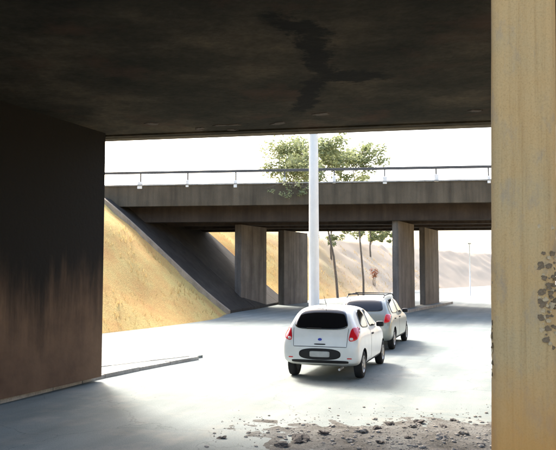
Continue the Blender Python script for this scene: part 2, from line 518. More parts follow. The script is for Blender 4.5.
# local: x along the deck, y away from the camera, y=0 the far edge
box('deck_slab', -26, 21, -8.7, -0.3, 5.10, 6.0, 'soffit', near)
box('edge_beam', -26, 21, -0.302, 0.0, 5.085, 6.35, 'fascia', near, 0.02)
box('edge_beam', -26, 21, -9.0, -8.698, 5.085, 6.35, 'fascia', near, 0.02)
box('parapet', -26, 21, -0.29, -0.04, 6.352, 7.15, 'fascia', near, 0.03)
box('parapet', -26, 21, -8.96, -8.71, 6.352, 7.15, 'fascia', near, 0.03)
box('road_deck', -26, 21, -8.69, -0.31, 6.002, 6.10, 'asphalt', near)
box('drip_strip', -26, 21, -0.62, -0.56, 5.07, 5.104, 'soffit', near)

def blob(name, cx, cy, rx, ry, rot, z, mat, parent, seed, thick=0.02, rough=0.5):
    n = 40
    bm = bmesh.new()
    pts = []
    for k in range(n):
        a = 2 * math.pi * k / n
        r = 1 + rough * noise.fractal(Vector((math.cos(a) * 1.6, math.sin(a) * 1.6, seed)), 1, 2, 4)
        x, y = math.cos(a) * rx * r, math.sin(a) * ry * r
        pts.append((cx + x * math.cos(rot) - y * math.sin(rot), cy + x * math.sin(rot) + y * math.cos(rot)))
    lo = [bm.verts.new((x, y, z)) for x, y in pts]
    ins = [bm.verts.new((cx + (x - cx) * 0.93, cy + (y - cy) * 0.93, z - thick)) for x, y in pts]
    bm.faces.new(ins)
    for k in range(n):
        bm.faces.new((lo[k], lo[(k + 1) % n], ins[(k + 1) % n], ins[k]))
    bmesh.ops.recalc_face_normals(bm, faces=bm.faces)
    return from_bm(name, bm, mat, parent)
for k in range(9):
    blob('spall_patch', random.uniform(-2.6, 4.2), -random.uniform(0.7, 1.9), random.uniform(0.06, 0.2), random.uniform(0.04, 0.09), random.uniform(-0.6, 0.6), 5.099, 'girder', near, k * 3.3, 0.012)

# wall pier (face along the road) : a part of the overpass
inv = Matrix.Rotation(A1, 3, 'Z')
def near_local(x, y): 
    v = inv @ Vector((x, y - 14.56, 0)); return (v.x, v.y)
hp = Vector((math.sin(R(21.6)), math.cos(R(21.6))))
nl = Vector((-hp.y, hp.x))
pf = Vector((-3.57, 14.45))
wall = [pf, pf - hp * 7.9, pf - hp * 7.9 + nl * 0.9, pf + nl * 0.9]
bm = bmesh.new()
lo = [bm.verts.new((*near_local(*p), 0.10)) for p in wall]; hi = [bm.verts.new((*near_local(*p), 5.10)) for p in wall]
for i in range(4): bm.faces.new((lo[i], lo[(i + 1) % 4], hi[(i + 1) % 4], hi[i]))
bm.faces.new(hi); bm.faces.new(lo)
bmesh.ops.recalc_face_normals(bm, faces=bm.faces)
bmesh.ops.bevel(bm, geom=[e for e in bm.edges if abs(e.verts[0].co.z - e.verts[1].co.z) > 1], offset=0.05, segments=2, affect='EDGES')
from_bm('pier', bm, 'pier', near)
# abutment wall at the right-hand bank, out of the picture
box('abutment', 19.2, 20.4, -9.2, 0.2, -0.03, 5.08, 'soffit', near)

# ------------------------------------------------------------------ far overpass
A2 = R(7.0)
far = empty('overpass', (0, 38.5, 0), -A2)
tag(far, 'brown concrete overpass with thin railing crossing behind the cars, on four wall piers', 'bridge')
inv2 = Matrix.Rotation(A2, 3, 'Z')
def far_local(x, y):
    v = inv2 @ Vector((x, y - 38.5, 0)); return (v.x, v.y)
def far_plan(name, pts, z0, z1, mat, bev=0.0):
    bm = bmesh.new()
    q = [far_local(*p) for p in pts]
    lo = [bm.verts.new((*p, z0)) for p in q]; hi = [bm.verts.new((*p, z1)) for p in q]
    n = len(q)
    for i in range(n): bm.faces.new((lo[i], lo[(i + 1) % n], hi[(i + 1) % n], hi[i]))
    bm.faces.new(hi); bm.faces.new(lo)
    bmesh.ops.recalc_face_normals(bm, faces=bm.faces)
    if bev: bmesh.ops.bevel(bm, geom=[e for e in bm.edges if abs(e.verts[0].co.z - e.verts[1].co.z) > 0.5], offset=bev, segments=2, affect='EDGES')
    return from_bm(name, bm, mat, far)
X0, X1 = -34, 40
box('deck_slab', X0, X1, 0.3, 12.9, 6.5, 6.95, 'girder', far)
box('edge_beam', X0, X1, 0.0, 0.298, 5.95, 7.12, 'fascia', far, 0.03)
box('edge_beam', X0, X1, 12.902, 13.2, 5.95, 7.12, 'fascia', far, 0.03)
box('kerb_ledge', X0, X1, -0.06, 0.36, 7.122, 7.20, 'kerb', far, 0.01)
box('kerb_ledge', X0, X1, 12.84, 13.26, 7.122, 7.20, 'kerb', far, 0.01)
box('road_deck', X0, X1, 0.37, 12.83, 6.952, 7.03, 'asphalt', far)
for y in (1.5, 4.7, 7.9, 11.1):
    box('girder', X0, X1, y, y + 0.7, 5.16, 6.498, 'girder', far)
for x in (-22.5, -13, -4.0, 4.5, 13, 24, 34):
    box('cross_beam', x, x + 0.3, 2.21, 11.09, 5.5, 6.497, 'girder', far)
# railings
for y in (0.15, 13.05):
    box('top_rail', X0, X1, y - 0.05, y + 0.05, 7.82, 7.97, 'rail', far, 0.02)
    k = 0
    x = -7.9 - 2.75 * 9
    while x < X1:
        h = random.uniform(-0.03, 0.03)
        p = box('rail_post', x - 0.035, x + 0.035, y - 0.03, y + 0.03, 7.2, 7.818, 'rail', far)
        if random.random() < 0.88:
            w_ = random.uniform(0.08, 0.14)
            box('post_base', x - w_, x + w_, y - 0.19, y - 0.035, 7.02 + h * 3, 7.42 + h * 3, 'white_post', p, 0.03)
        x += 2.75
# piers: two wall piers in a row, twice; with cap beams
def wall_pier(p, a0, a1, th, z1=5.158):
    n_ = Vector((h25.y, -h25.x))
    a = p + h25 * a0; b = p + h25 * a1
    o = far_plan('pier', [a, a + n_ * th, b + n_ * th, b], -0.05, z1, 'pier2', 0.04)
    return o
wall_pier(Vector((-2.66, 42.9)), 0.0, 3.6, 0.44)
wall_pier(Vector((-2.66, 42.9)), 6.3, 10.6, 0.44)
wall_pier(Vector((6.47, 39.7)), 0.0, 3.7, 0.36)
wall_pier(Vector((6.47, 39.7)), 6.4, 10.6, 0.36)

# paved slope below the deck, left, with pale kerb strips along its edges (drains)
def toe_dist(x, y):
    p = Vector((x, y)); best = 1e9; sgn = 1
    for a, b in zip(LEFT_TOE, LEFT_TOE[1:]):
        a, b = Vector(a), Vector(b); d = b - a
        k = max(0.0, min(1.0, (p - a).dot(d) / d.length_squared))
        q = a + d * k
        if (p - q).length < best:
            best = (p - q).length; sgn = 1 if d.x * (p.y - q.y) - d.y * (p.x - q.x) > 0 else -1
    return best * sgn
def toe_x(y):
    for a, b in zip(LEFT_TOE, LEFT_TOE[1:]):
        if a[1] <= y <= b[1]: return a[0] + (b[0] - a[0]) * (y - a[1]) / (b[1] - a[1])
def slope_pt(y, t, lift):
    """a point on the left bank's face, t from toe to crest, along a line square to the road's depth"""
    x = toe_x(y) - 7.5 * t
    u = max(-0.02, min(1.0, toe_dist(x, y) / 7.0))
    s = 6.25 * (u * u * (3 - 2 * u) * 0.12 + u * 0.88)
    return (x, y, s - 0.06 + lift)
def slope_strip(name, y0, y1, lift, mat, thick=0.25, rows=24):
    vs_, fs = [], []
    for k in range(rows + 1):
        t = -0.01 + 1.02 * k / rows
        for y, l in ((y0, lift), (y1, lift), (y0, lift - thick), (y1, lift - thick)):
            q_ = slope_pt(y, t, l)
            vs_.append((*far_local(q_[0], q_[1]), q_[2]))
    for k in range(rows):
        a, b = k * 4, k * 4 + 4
        fs += [(a, a + 1, b + 1, b), (a + 2, b + 2, b + 3, a + 3), (a, b, b + 2, a + 2), (a + 1, a + 3, b + 3, b + 1)]
    fs += [(0, 2, 3, 1), (rows * 4, rows * 4 + 1, rows * 4 + 3, rows * 4 + 2)]
    return mesh(name, vs_, fs, mat, far)
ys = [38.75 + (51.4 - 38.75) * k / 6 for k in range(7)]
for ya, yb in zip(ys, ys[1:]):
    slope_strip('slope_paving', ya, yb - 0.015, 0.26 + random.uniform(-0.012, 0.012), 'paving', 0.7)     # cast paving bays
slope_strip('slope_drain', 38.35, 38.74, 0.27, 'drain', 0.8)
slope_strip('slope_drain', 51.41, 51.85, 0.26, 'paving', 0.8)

# ------------------------------------------------------------------ lamp post between the bridges
lp = empty('lamp_post', (1.13, 22.0, 0))
tag(lp, 'tall pale concrete lamp post rising behind the white hatchback', 'lamp post')
bm = bmesh.new(); tube(bm, [(0, 0, -0.05), (0, 0, 3), (0, 0, 6), (0, 0, 9.5)], [0.168, 0.158, 0.146, 0.11], 20)
from_bm('post', bm, 'pole', lp)
bm = bmesh.new(); tube(bm, [(0, 0, -0.04), (0, 0, 0.16), (0, 0, 0.2)], [0.34, 0.32, 0.2], 20)
from_bm('plinth', bm, 'kerb', lp)
bm = bmesh.new(); tube(bm, [(0, 0, 9.45), (0.25, 0.1, 9.85), (0.9, 0.3, 10.1), (1.7, 0.6, 10.15)], [0.05, 0.045, 0.04, 0.035], 10)
arm = from_bm('arm', bm, 'rail', lp)
bm = box_bm(1.6, 2.3, 0.52, 0.76, 10.06, 10.2, 0.04)
from_bm('luminaire', bm, 'rail', arm)

# ------------------------------------------------------------------ foreground column
cl = empty('column', (1.565, 4.60, 0), R(-19))
cl.rotation_euler = (0, R(1.1), R(-19))
tag(cl, 'tan grained column with chipped edges standing close at the right', 'column')
def column_body():
    bm = bmesh.new()
    w, d = 0.20, 0.20
    prof = []
    for k in range(32):
        a = 2 * math.pi * k / 32
        c_, s_ = math.cos(a), math.sin(a)
        e = 0.42
        prof.append((math.copysign(abs(c_) ** e, c_) * w, math.copysign(abs(s_) ** e, s_) * d))
    rings = []
    nz = 150
    for j in range(nz + 1):
        z = -0.05 + 7.6 * j / nz
        ring = []
        for x, y in prof:
            n = noise.fractal(Vector((x * 6, y * 6, z * 1.2)), 1, 2, 4) * 0.003
            edge = noise.noise(Vector((x * 9, y * 9, z * 9)))
            if abs(x) > 0.15 and 1.5 < z < 2.6 and edge > 0.1:
                n -= (edge - 0.1) * 0.045
            l = math.hypot(x, y)
            ring.append(bm.verts.new((x * (1 + n / l), y * (1 + n / l), z)))
        rings.append(ring)
    for a, b in zip(rings, rings[1:]):
        for k in range(32):
            f = bm.faces.new((a[k], a[(k + 1) % 32], b[(k + 1) % 32], b[k])); f.smooth = True
    bm.faces.new(rings[-1]); bm.faces.new(list(reversed(rings[0])))
    bmesh.ops.recalc_face_normals(bm, faces=bm.faces)
    return from_bm('shaft', bm, 'column', cl)
shaft = column_body()
def lump(name, loc, r, mat, parent, seed, sub=2, amp=0.45, squash=(1, 1, 1)):
    bm = bmesh.new()
    bmesh.ops.create_icosphere(bm, subdivisions=sub, radius=1.0)
    for v in bm.verts:
        n = noise.fractal(v.co * 1.3 + Vector((seed, seed * 2, 0)), 1, 2, 3)
        v.co *= r * (1 + amp * n)
        v.co = Vector((v.co.x * squash[0], v.co.y * squash[1], v.co.z * squash[2]))
    o = from_bm(name, bm, mat, parent)
    o.location = loc
    return o
for k in range(100):
    right = k < 86
    x = random.uniform(0.09, 0.197) if right else random.uniform(-0.196, -0.19)
    z = random.gauss(2.05, 0.17) if right else random.uniform(1.55, 2.2)
    y = -0.20 if abs(x) < 0.15 else -0.20 + (abs(x) - 0.15) * 1.2
    lump('chip', (x, y, z), random.uniform(0.005, 0.017), 'chip' if k % 3 == 0 else 'chip_dark', cl, k * 1.7, 2, 0.9, (1, 0.14, 0.9) if right else (0.3, 0.5, 1.0))

# ------------------------------------------------------------------ trees
def leaves_bm(bm, centre, rad, n, size, flat=0.75):
    for _ in range(n):
        while True:
            v = Vector((random.uniform(-1, 1), random.uniform(-1, 1), random.uniform(-1, 1)))
            if v.length < 1: break
        p = centre + Vector((v.x * rad, v.y * rad, v.z * rad * flat))
        a = Vector((random.gauss(0, 1), random.gauss(0, 1), random.gauss(0, 0.6))).normalized()
        b = a.cross(Vector((random.gauss(0, 1), random.gauss(0, 1), random.gauss(0, 1)))).normalized()
        s = size * random.uniform(0.6, 1.3)
        q = [bm.verts.new(p - a * s), bm.verts.new(p + b * s * 0.4), bm.verts.new(p + a * s), bm.verts.new(p - b * s * 0.4)]
        bm.faces.new(q)

def tree(loc, height, spread, label, mat='leaf', seed=1, lean=0.0, clumps=46, per=70, size=0.2, trunk_r=0.16, base=0.45, group='trees behind the far overpass'):
    random.seed(seed)
    t = empty('tree', loc)
    tag(t, label, 'tree', group)
    bm = bmesh.new()
    top = Vector((lean, 0, height * 0.86))
    n = 7
    pts = [Vector((lean * (k / n) ** 1.5 + random.uniform(-.06, .06), random.uniform(-.06, .06), -0.3 + (height * 0.86 + 0.3) * k / n)) for k in range(n + 1)]
    tube(bm, pts, [trunk_r * (1 - 0.8 * k / n) for k in range(n + 1)], 8)
    tips = []
    for k in range(14):
        f = random.uniform(base, 0.98)
        i = min(int(f * n), n - 1)
        s = pts[i].lerp(pts[i + 1], f * n - i)
        a = k * 2.4 + random.uniform(-.4, .4)
        L = spread * random.uniform(0.55, 1.0) * (1.15 - 0.45 * (f - base) / (1 - base))
        e = s + Vector((math.cos(a) * L, math.sin(a) * L, L * random.uniform(0.15, 0.55)))
        m_ = s.lerp(e, 0.5) + Vector((0, 0, L * 0.1))
        tube(bm, [s, m_, e], [trunk_r * 0.35, trunk_r * 0.22, trunk_r * 0.06], 5)
        tips += [e, m_.lerp(e, 0.5), m_]
    from_bm('trunk', bm, 'bark', t)
    bm = bmesh.new()
    for k in range(clumps):
        c = random.choice(tips) + Vector((random.gauss(0, .4), random.gauss(0, .4), random.gauss(0.1, .35)))
        leaves_bm(bm, c, random.uniform(0.5, 1.0) * spread * 0.24, per, size)
    from_bm('crown', bm, mat, t)
    return t
tree((5.3, 62, 0.0), 15.8, 5.0, 'thin-trunked tree with the broad pale olive crown behind the lamp post', 'leaf', 3, -2.6, 200, 62, 0.17, 0.13, 0.52)
tree((7.6, 62.5, 0.0), 14.8, 3.4, 'slender pale tree right of the broad one behind the far overpass', 'leaf', 11, -0.9, 90, 60, 0.17, 0.11, 0.56)
far_trees = [(5.6, 74, 3.2, 7.0, 'hazy green tree on the bank, seen under the deck just right of the lamp post'),
             (11.6, 88, 3.6, 8.2, 'hazy green tree on the bank, seen under the deck left of the right-hand piers')]
for i, (x, y, z, h, lb) in enumerate(far_trees):
    tree((x, y, z), h, 2.6, lb, 'leaf_dark', 20 + i, 0, 60, 60, 0.2, 0.13, 0.3)
random.seed(31)
sh = empty('shrub', (10.6, 77.5, 0.3)); tag(sh, 'small rust-coloured bush on the bank beyond the far overpass', 'shrub')
bm = bmesh.new()
for k in range(10):
    leaves_bm(bm, Vector((random.gauss(0, .2), random.gauss(0, .2), 1.9 + random.gauss(0, .22))), 0.24, 36, 0.08)
from_bm('foliage', bm, 'rust_leaf', sh)
bm = bmesh.new()
for k in range(5): tube(bm, [(0, 0, -.5), (random.gauss(0, .1), random.gauss(0, .1), 1.0), (random.gauss(0, .3), random.gauss(0, .3), 2.3)], [.035, .025, .01], 5)
from_bm('stem', bm, 'bark', sh)

# green weeds rooted on the far deck edge left of the lamp post
wd = empty('weed_clump', (0.75, 38.1, 7.0)); tag(wd, 'green weeds growing from the far deck edge beside the lamp post', 'weeds')
bm = bmesh.new()
for k in range(16):
    leaves_bm(bm, Vector((random.gauss(0, .55), random.gauss(0.05, .08), random.gauss(-0.15, .3))), 0.24, 26, 0.07)
from_bm('foliage', bm, 'leaf', wd)
bm = bmesh.new()
for k in range(7): tube(bm, [(random.gauss(0, .2), .25, .15), (random.gauss(0, .4), -.02, .25), (random.gauss(0, .55), -.05, -.2)], [.012, .01, .004], 4)
from_bm('stem', bm, 'bark', wd)

# thin pole standing far off to the right
tp = empty('signpost', (18.6, 68, 0)); tag(tp, 'thin pale post far off to the right of the piers', 'post')
bm = bmesh.new(); tube(bm, [(0, 0, -.05), (0, 0, 5.0)], [0.07, 0.055], 8); from_bm('post', bm, 'pole', tp)
bm = box_bm(-0.16, 0.16, -0.06, 0.06, 4.995, 5.12, .02); from_bm('cap', bm, 'kerb', tp)

# dry grass on the bank
random.seed(77)
bm = bmesh.new()
for k in range(9000):
    i = random.randrange(18, 120)
    i = min(i, len(LEFT_TOE) - 2)
    t = random.random() ** 0.8
    L = random.random()
    x = LEFT_TOE[i][0] * (1 - L) + LEFT_TOE[i + 1][0] * L
    y = LEFT_TOE[i][1] * (1 - L) + LEFT_TOE[i + 1][1] * L
    a = Vector(LEFT_TOE[i]); b = Vector(LEFT_TOE[i + 1]); d = (b - a).normalized()
    x -= d.y * 7.0 * t; y += d.x * 7.0 * t
    if 37.0 < y < 53 : continue
    if noise.noise(Vector((x * 0.6, y * 0.6, 9))) < t * 0.7 - 0.3: continue
    z = 6.25 * (t * t * (3 - 2 * t) * 0.12 + t * 0.88) - 0.06
    z += noise.fractal(Vector((x * 0.35, y * 0.35, t * 2)), 1.0, 2.0, 5) * 0.28 * min(1, t * 5)
    p = Vector((x, y, z - 0.05))
    for _ in range(2):
        h = random.uniform(0.12, 0.34)
        w = Vector((random.gauss(0, 1), random.gauss(0, 1), 0)).normalized() * 0.02
        tip = Vector((random.gauss(0, .09), random.gauss(0, .09), h))
        bm.faces.new((bm.verts.new(p - w), bm.verts.new(p + w), bm.verts.new(p + tip)))
g = from_bm('dry_grass', bm, 'straw')
tag(g, 'yellow dry grass covering the embankment beside the road', 'grass', kind='stuff')

# ------------------------------------------------------------------ dirt and rubble, near right
random.seed(5)
vs_, fs = [], []
nx, ny = 150, 130
DX0, DX1, DY0, DY1 = -0.9, 6.2, 6.2, 12.6
def dirt_edge(x, y):
    d1 = (x + 0.35 - (9.0 - y) * 0.12)
    d2 = (10.9 + 0.12 * (x - 1) - y)
    return min(d1, d2, 6.0 - x, y - 6.3) + 0.6 * noise.fractal(Vector((x * 0.9, y * 0.9, 4)), 1, 2, 5)
def dirt_h(x, y):
    e = dirt_edge(x, y)
    h = max(-0.05, min(0.035, e * 0.035 - 0.012)) + 0.02 * noise.fractal(Vector((x * 4, y * 4, 1)), 1, 2, 5)
    return -0.05 if e < -0.3 else h
for j in range(ny + 1):
    for i in range(nx + 1):
        x = DX0 + (DX1 - DX0) * i / nx; y = DY0 + (DY1 - DY0) * j / ny
        vs_.append((x, y, dirt_h(x, y)))
for j in range(ny):
    for i in range(nx):
        a = j * (nx + 1) + i
        fs.append((a, a + 1, a + nx + 2, a + nx + 1))
tag(mesh('dirt_verge', vs_, fs, 'dirt', smooth=True), kind='structure')

stones = [(0.30, 9.35, 0.13, 1), (0.05, 9.05, 0.09, 1), (0.62, 9.62, 0.075, 1), (0.95, 9.25, 0.06, 0), (1.15, 9.75, 0.085, 0), (1.38, 9.95, 0.07, 1),
          (1.62, 10.25, 0.075, 1), (1.9, 10.05, 0.06, 0), (2.05, 10.45, 0.08, 1), (2.35, 10.1, 0.055, 1), (2.5, 9.6, 0.07, 0), (1.7, 9.4, 0.05, 1),
          (2.15, 9.35, 0.09, 0), (1.3, 9.1, 0.055, 1), (0.75, 10.15, 0.05, 0), (2.62, 10.6, 0.06, 1), (1.45, 10.7, 0.05, 0), (-0.75, 9.5, 0.05, 1)]
for i, (x, y, r, dk) in enumerate(stones):
    o = lump('rubble_chunk', (x, y, max(0.0, dirt_h(x, y)) + r * 0.14), r * 0.85, 'dark_stone' if dk else 'stone', None, i * 2.1 + 1, 3, 0.8, (1.3, 0.9, 0.42))
    o.rotation_euler = (random.uniform(-.3, .3), random.uniform(-.3, .3), random.uniform(0, 6))
    if i == 0: lb = 'largest dark rubble chunk at the left end of the dirt patch'
    elif i == 1: lb = 'dark rubble chunk by the bottom edge, left of the largest one'
    elif i == len(stones) - 1: lb = 'lone dark pebble on the shaded road left of the rubble'
    else: lb = ('small dark' if dk else 'small grey') + ' rubble chunk lying on the dirt beside the tan column'
    tag(o, lb, 'rubble', 'rubble chunks on the dirt')
bm = bmesh.new()
for k in range(5200):
    x = random.uniform(-1.0, 4.2); y = random.uniform(7.9, 12.2)
    if random.random() > min(1.0, max(0.02, 0.22 + dirt_edge(x, y) * 0.45)): continue
    r = random.uniform(0.004, 0.013) if random.random() < 0.9 else random.uniform(0.015, 0.035)
    mtx = Matrix.Translation((x, y, max(0.0, dirt_h(x, y)) + r * 0.2)) @ Matrix.Rotation(random.uniform(0, 6), 4, 'Z') @ Matrix.Diagonal((r * random.uniform(.8, 1.6), r, r * 0.6, 1))
    bmesh.ops.create_icosphere(bm, subdivisions=1, radius=1.0, matrix=mtx)
tag(from_bm('gravel', bm, 'stone'), 'loose fine gravel scattered over the dirt', 'gravel', kind='stuff')

# ------------------------------------------------------------------ cars
def car_body(stations, mat, axles, parent, wheel_r):
    vs_, fs = [], []
    for (x, zb, belt, top, wb, wt) in stations:
        dz = top - belt
        half = [(0, zb), (wb * 0.55, zb), (wb * 0.90, zb + 0.015), (wb * 0.985, zb + 0.10), (wb, zb + 0.5 * (belt - zb)), (wb * 0.995, belt - 0.06 * min(1, (belt - zb) / 0.4)),
                (wb * 0.955, belt + 0.02 * min(1, dz / 0.2)), (wb * 0.955 * 0.55 + wt * 0.45, belt + 0.45 * dz), (wt + 0.035, belt + 0.80 * dz), (wt * 0.90, top - 0.03 * min(1, dz / 0.3)), (wt * 0.5, top), (0, top + 0.008)]
        ring = half + [(-y, z) for y, z in reversed(half[1:-1])]
        for y, z in ring: vs_.append((x, y, z))
        n = len(ring)
    m = len(stations)
    for i in range(m - 1):
        for k in range(n):
            a, b = i * n + k, i * n + (k + 1) % n
            fs.append((a, b, b + n, a + n))
    fs.append(tuple(range(n))); fs.append(tuple(reversed(range((m - 1) * n, m * n))))
    o = mesh('body', vs_, fs, mat)
    bm = bmesh.new(); bm.from_mesh(o.data); bmesh.ops.recalc_face_normals(bm, faces=bm.faces); bm.to_mesh(o.data); bm.free()
    s = o.modifiers.new('s', 'SUBSURF'); s.levels = 3; s.render_levels = 3
    dg = bpy.context.evaluated_depsgraph_get(); dg.update()
    ev = bpy.data.meshes.new_from_object(o.evaluated_get(dg))
    bvh = BVHTree.FromPolygons([v.co.copy() for v in ev.vertices], [tuple(p.vertices) for p in ev.polygons])
    cutters = []
    for ax in axles:
        for sy in (-1, 1):
            bm = bmesh.new()
            bmesh.ops.create_cone(bm, cap_ends=True, segments=40, radius1=wheel_r + 0.055, radius2=wheel_r + 0.055, depth=0.5,
                                  matrix=Matrix.Translation((ax, sy * (0.50 + 0.25), wheel_r)) @ Matrix.Rotation(R(90), 4, 'X'))
            c = from_bm('wheel_cutter', bm, 'black'); cutters.append(c)
            md = o.modifiers.new('b', 'BOOLEAN'); md.object = c; md.operation = 'DIFFERENCE'; md.solver = 'EXACT'; md.material_mode = 'TRANSFER'
    dg = bpy.context.evaluated_depsgraph_get(); dg.update()
    me = bpy.data.meshes.new_from_object(o.evaluated_get(dg))
    o.modifiers.clear(); o.data = me
    for c in cutters: bpy.data.objects.remove(c)
    me.shade_smooth()
    me.set_sharp_from_angle(angle=R(35))
    o.parent = parent
    bpy.data.meshes.remove(ev)
    return o, bvh

def patch(name, bvh, side, quad, mat, parent, off=0.006, power=4.0, n=14, depth=0.03, smooth=True):
    """rounded patch lying on the body; quad = 4 corners in the projection plane (BL, BR, TR, TL)"""
    org = {'rear': lambda a, b: (Vector((-5, a, b)), Vector((1, 0, 0))), 'front': lambda a, b: (Vector((5, a, b)), Vector((-1, 0, 0))),
           'left': lambda a, b: (Vector((a, 4, b)), Vector((0, -1, 0))), 'right': lambda a, b: (Vector((a, -4, b)), Vector((0, 1, 0)))}[side]
    grid = {}
    bm = bmesh.new()
    last = None
    for j in range(n + 1):
        for i in range(n + 1):
            u, v = -1 + 2 * i / n, -1 + 2 * j / n
            mx = max(abs(u), abs(v))
            if mx > 0:
                l = (abs(u) ** power + abs(v) ** power) ** (1 / power)
                u, v = u * mx / l, v * mx / l
            s, t = (u + 1) / 2, (v + 1) / 2
            a = (quad[0][0] * (1 - s) + quad[1][0] * s) * (1 - t) + (quad[3][0] * (1 - s) + quad[2][0] * s) * t
            b = (quad[0][1] * (1 - s) + quad[1][1] * s) * (1 - t) + (quad[3][1] * (1 - s) + quad[2][1] * s) * t
            o, d = org(a, b)
            hit = bvh.ray_cast(o, d)
            if hit[0] is None:
                p, nn = (last or (Vector((0, 0, 0)), -d))
                p = Vector((p.x, a, b)) if side in ('rear', 'front') else Vector((a, p.y, b))
            else:
                p, nn = hit[0], hit[1]
                if nn.dot(d) > 0: nn = -nn
                last = (p, nn)
            grid[i, j] = (bm.verts.new(p + nn * off), nn, p)
    for j in range(n):
        for i in range(n):
            f = bm.faces.new((grid[i, j][0], grid[i + 1, j][0], grid[i + 1, j + 1][0], grid[i, j + 1][0])); f.smooth = smooth
    border = [(i, 0) for i in range(n)] + [(n, j) for j in range(n)] + [(i, n) for i in range(n, 0, -1)] + [(0, j) for j in range(n, 0, -1)]
    inner = [bm.verts.new(grid[k][2] - grid[k][1] * depth) for k in border]
    for k in range(len(border)):
        q = (k + 1) % len(border)
        bm.faces.new((grid[border[k]][0], inner[k], inner[q], grid[border[q]][0]))
    bmesh.ops.recalc_face_normals(bm, faces=bm.faces)
    return from_bm(name, bm, mat, parent)

def lathe_y(prof, n=36):
    bm = bmesh.new()
    rings = [[bm.verts.new((r * math.cos(2 * math.pi * k / n), y, r * math.sin(2 * math.pi * k / n))) for k in range(n)] for r, y in prof]
    for a, b in zip(rings, rings[1:]):
        for k in range(n):
            f = bm.faces.new((a[k], a[(k + 1) % n], b[(k + 1) % n], b[k])); f.smooth = True
    return bm

def wheel(parent, x, y, r, side):
    w = 0.09
    bm = lathe_y([(r * 0.62, -w * 0.9), (r * 0.80, -w), (r * 0.96, -w * 0.85), (r, -w * 0.55), (r, w * 0.55), (r * 0.96, w * 0.85), (r * 0.80, w), (r * 0.62, w * 0.9)])
    t = from_bm('wheel', bm, 'tyre', parent)
    t.location = (x, y, r)
    bm = lathe_y([(r * 0.63, -w * 0.85), (r * 0.63, w * 0.9), (r * 0.58, w * 0.92), (r * 0.55, w * 0.3), (0.001, w * 0.3)])
    for k in range(5):
        a = 2 * math.pi * k / 5
        m4 = Matrix.Rotation(a, 4, 'Y') @ Matrix.Translation((r * 0.32, w * 0.62, 0)) @ Matrix.Diagonal((r * 0.54, w * 0.5, r * 0.17, 1))
        bmesh.ops.create_cube(bm, size=1.0, matrix=m4)
    bmesh.ops.create_cone(bm, cap_ends=True, segments=16, radius1=r * .14, radius2=r * .12, depth=w * .6, matrix=Matrix.Translation((0, w * 0.66, 0)) @ Matrix.Rotation(R(90), 4, 'X'))
    bmesh.ops.recalc_face_normals(bm, faces=bm.faces)
    rm = from_bm('rim', bm, 'rim', t)
    if side < 0: rm.rotation_euler = (0, 0, math.pi)
    return t

def quad(cx, cz, w, h): return [(cx - w, cz - h), (cx + w, cz - h), (cx + w, cz + h), (cx - w, cz + h)]

# --- white hatchback
c1 = empty('hatchback', (1.41, 16.25, 0.0), R(72))
tag(c1, 'small white hatchback seen from behind, nearest car on the road', 'car')
ST1 = [(-1.80, 0.42, 0.58, 0.64, 0.58, 0.50), (-1.775, 0.36, 0.65, 0.76, 0.73, 0.63), (-1.73, 0.33, 0.75, 0.96, 0.80, 0.64), (-1.67, 0.31, 0.86, 1.10, 0.815, 0.62),
       (-1.55, 0.28, 0.93, 1.34, 0.82, 0.57), (-1.40, 0.24, 0.95, 1.475, 0.82, 0.545), (-0.90, 0.21, 0.94, 1.505, 0.82, 0.55), (-0.1, 0.21, 0.92, 1.48, 0.82, 0.56),
       (0.38, 0.21, 0.91, 1.39, 0.82, 0.57), (0.82, 0.21, 0.90, 1.15, 0.82, 0.60), (1.12, 0.22, 0.87, 1.00, 0.81, 0.65), (1.45, 0.23, 0.80, 0.90, 0.78, 0.60),
       (1.70, 0.25, 0.66, 0.76, 0.70, 0.52), (1.80, 0.32, 0.55, 0.62, 0.56, 0.44)]
body, bv = car_body(ST1, 'white_paint', (-1.17, 1.24), c1, 0.285)
rw = patch('rear_window', bv, 'rear', [(-0.60, 1.03), (0.60, 1.03), (0.475, 1.445), (-0.475, 1.445)], 'glass', c1, 0.006, 4.5, 20)
bm = box_bm(-1.715, -1.68, -0.02, 0.30, 1.045, 1.062, 0.004); from_bm('wiper', bm, 'black', rw)
for s in (-1, 1):
    tl = patch('tail_light', bv, 'rear', [(s * 0.585, 0.79), (s * 0.785, 0.83), (s * 0.765, 1.07), (s * 0.645, 1.085)] , 'red', c1, 0.012, 3.2, 12)
    patch('reverse_lens', bv, 'rear', quad(s * 0.655, 0.85, 0.03, 0.025), 'clear', tl, 0.018, 3, 6)
rc = patch('plate_recess', bv, 'rear', quad(0, 0.535, 0.44, 0.115), 'black', c1, 0.006, 2.8, 16)
patch('number_plate', bv, 'rear', quad(0, 0.535, 0.21, 0.058), 'plate', rc, 0.016, 9, 8)
patch('lower_valance', bv, 'rear', quad(0, 0.385, 0.60, 0.03), 'black', c1, 0.006, 6, 14)
patch('badge', bv, 'rear', quad(0.0, 0.83, 0.042, 0.026), 'blue', c1, 0.012, 2, 8)
patch('hatch_seam', bv, 'rear', quad(0, 0.685, 0.56, 0.006), 'black', c1, 0.003, 8, 12)
for s in (-1, 1):
    patch('hatch_seam', bv, 'rear', [(s * 0.560, 0.69), (s * 0.568, 0.69), (s * 0.590, 1.06), (s * 0.582, 1.06)], 'black', c1, 0.003, 8, 8)
    patch('reflector', bv, 'rear', quad(s * 0.62, 0.46, 0.05, 0.012), 'red', c1, 0.008, 4, 6)
patch('hatch_grip', bv, 'rear', quad(0, 0.735, 0.12, 0.012), 'black', c1, 0.008, 4, 6)
bm = bmesh.new(); tube(bm, [(-1.15, 0, 1.46), (-1.42, 0, 1.72)], [0.008, 0.004], 6); from_bm('antenna', bm, 'black', c1)
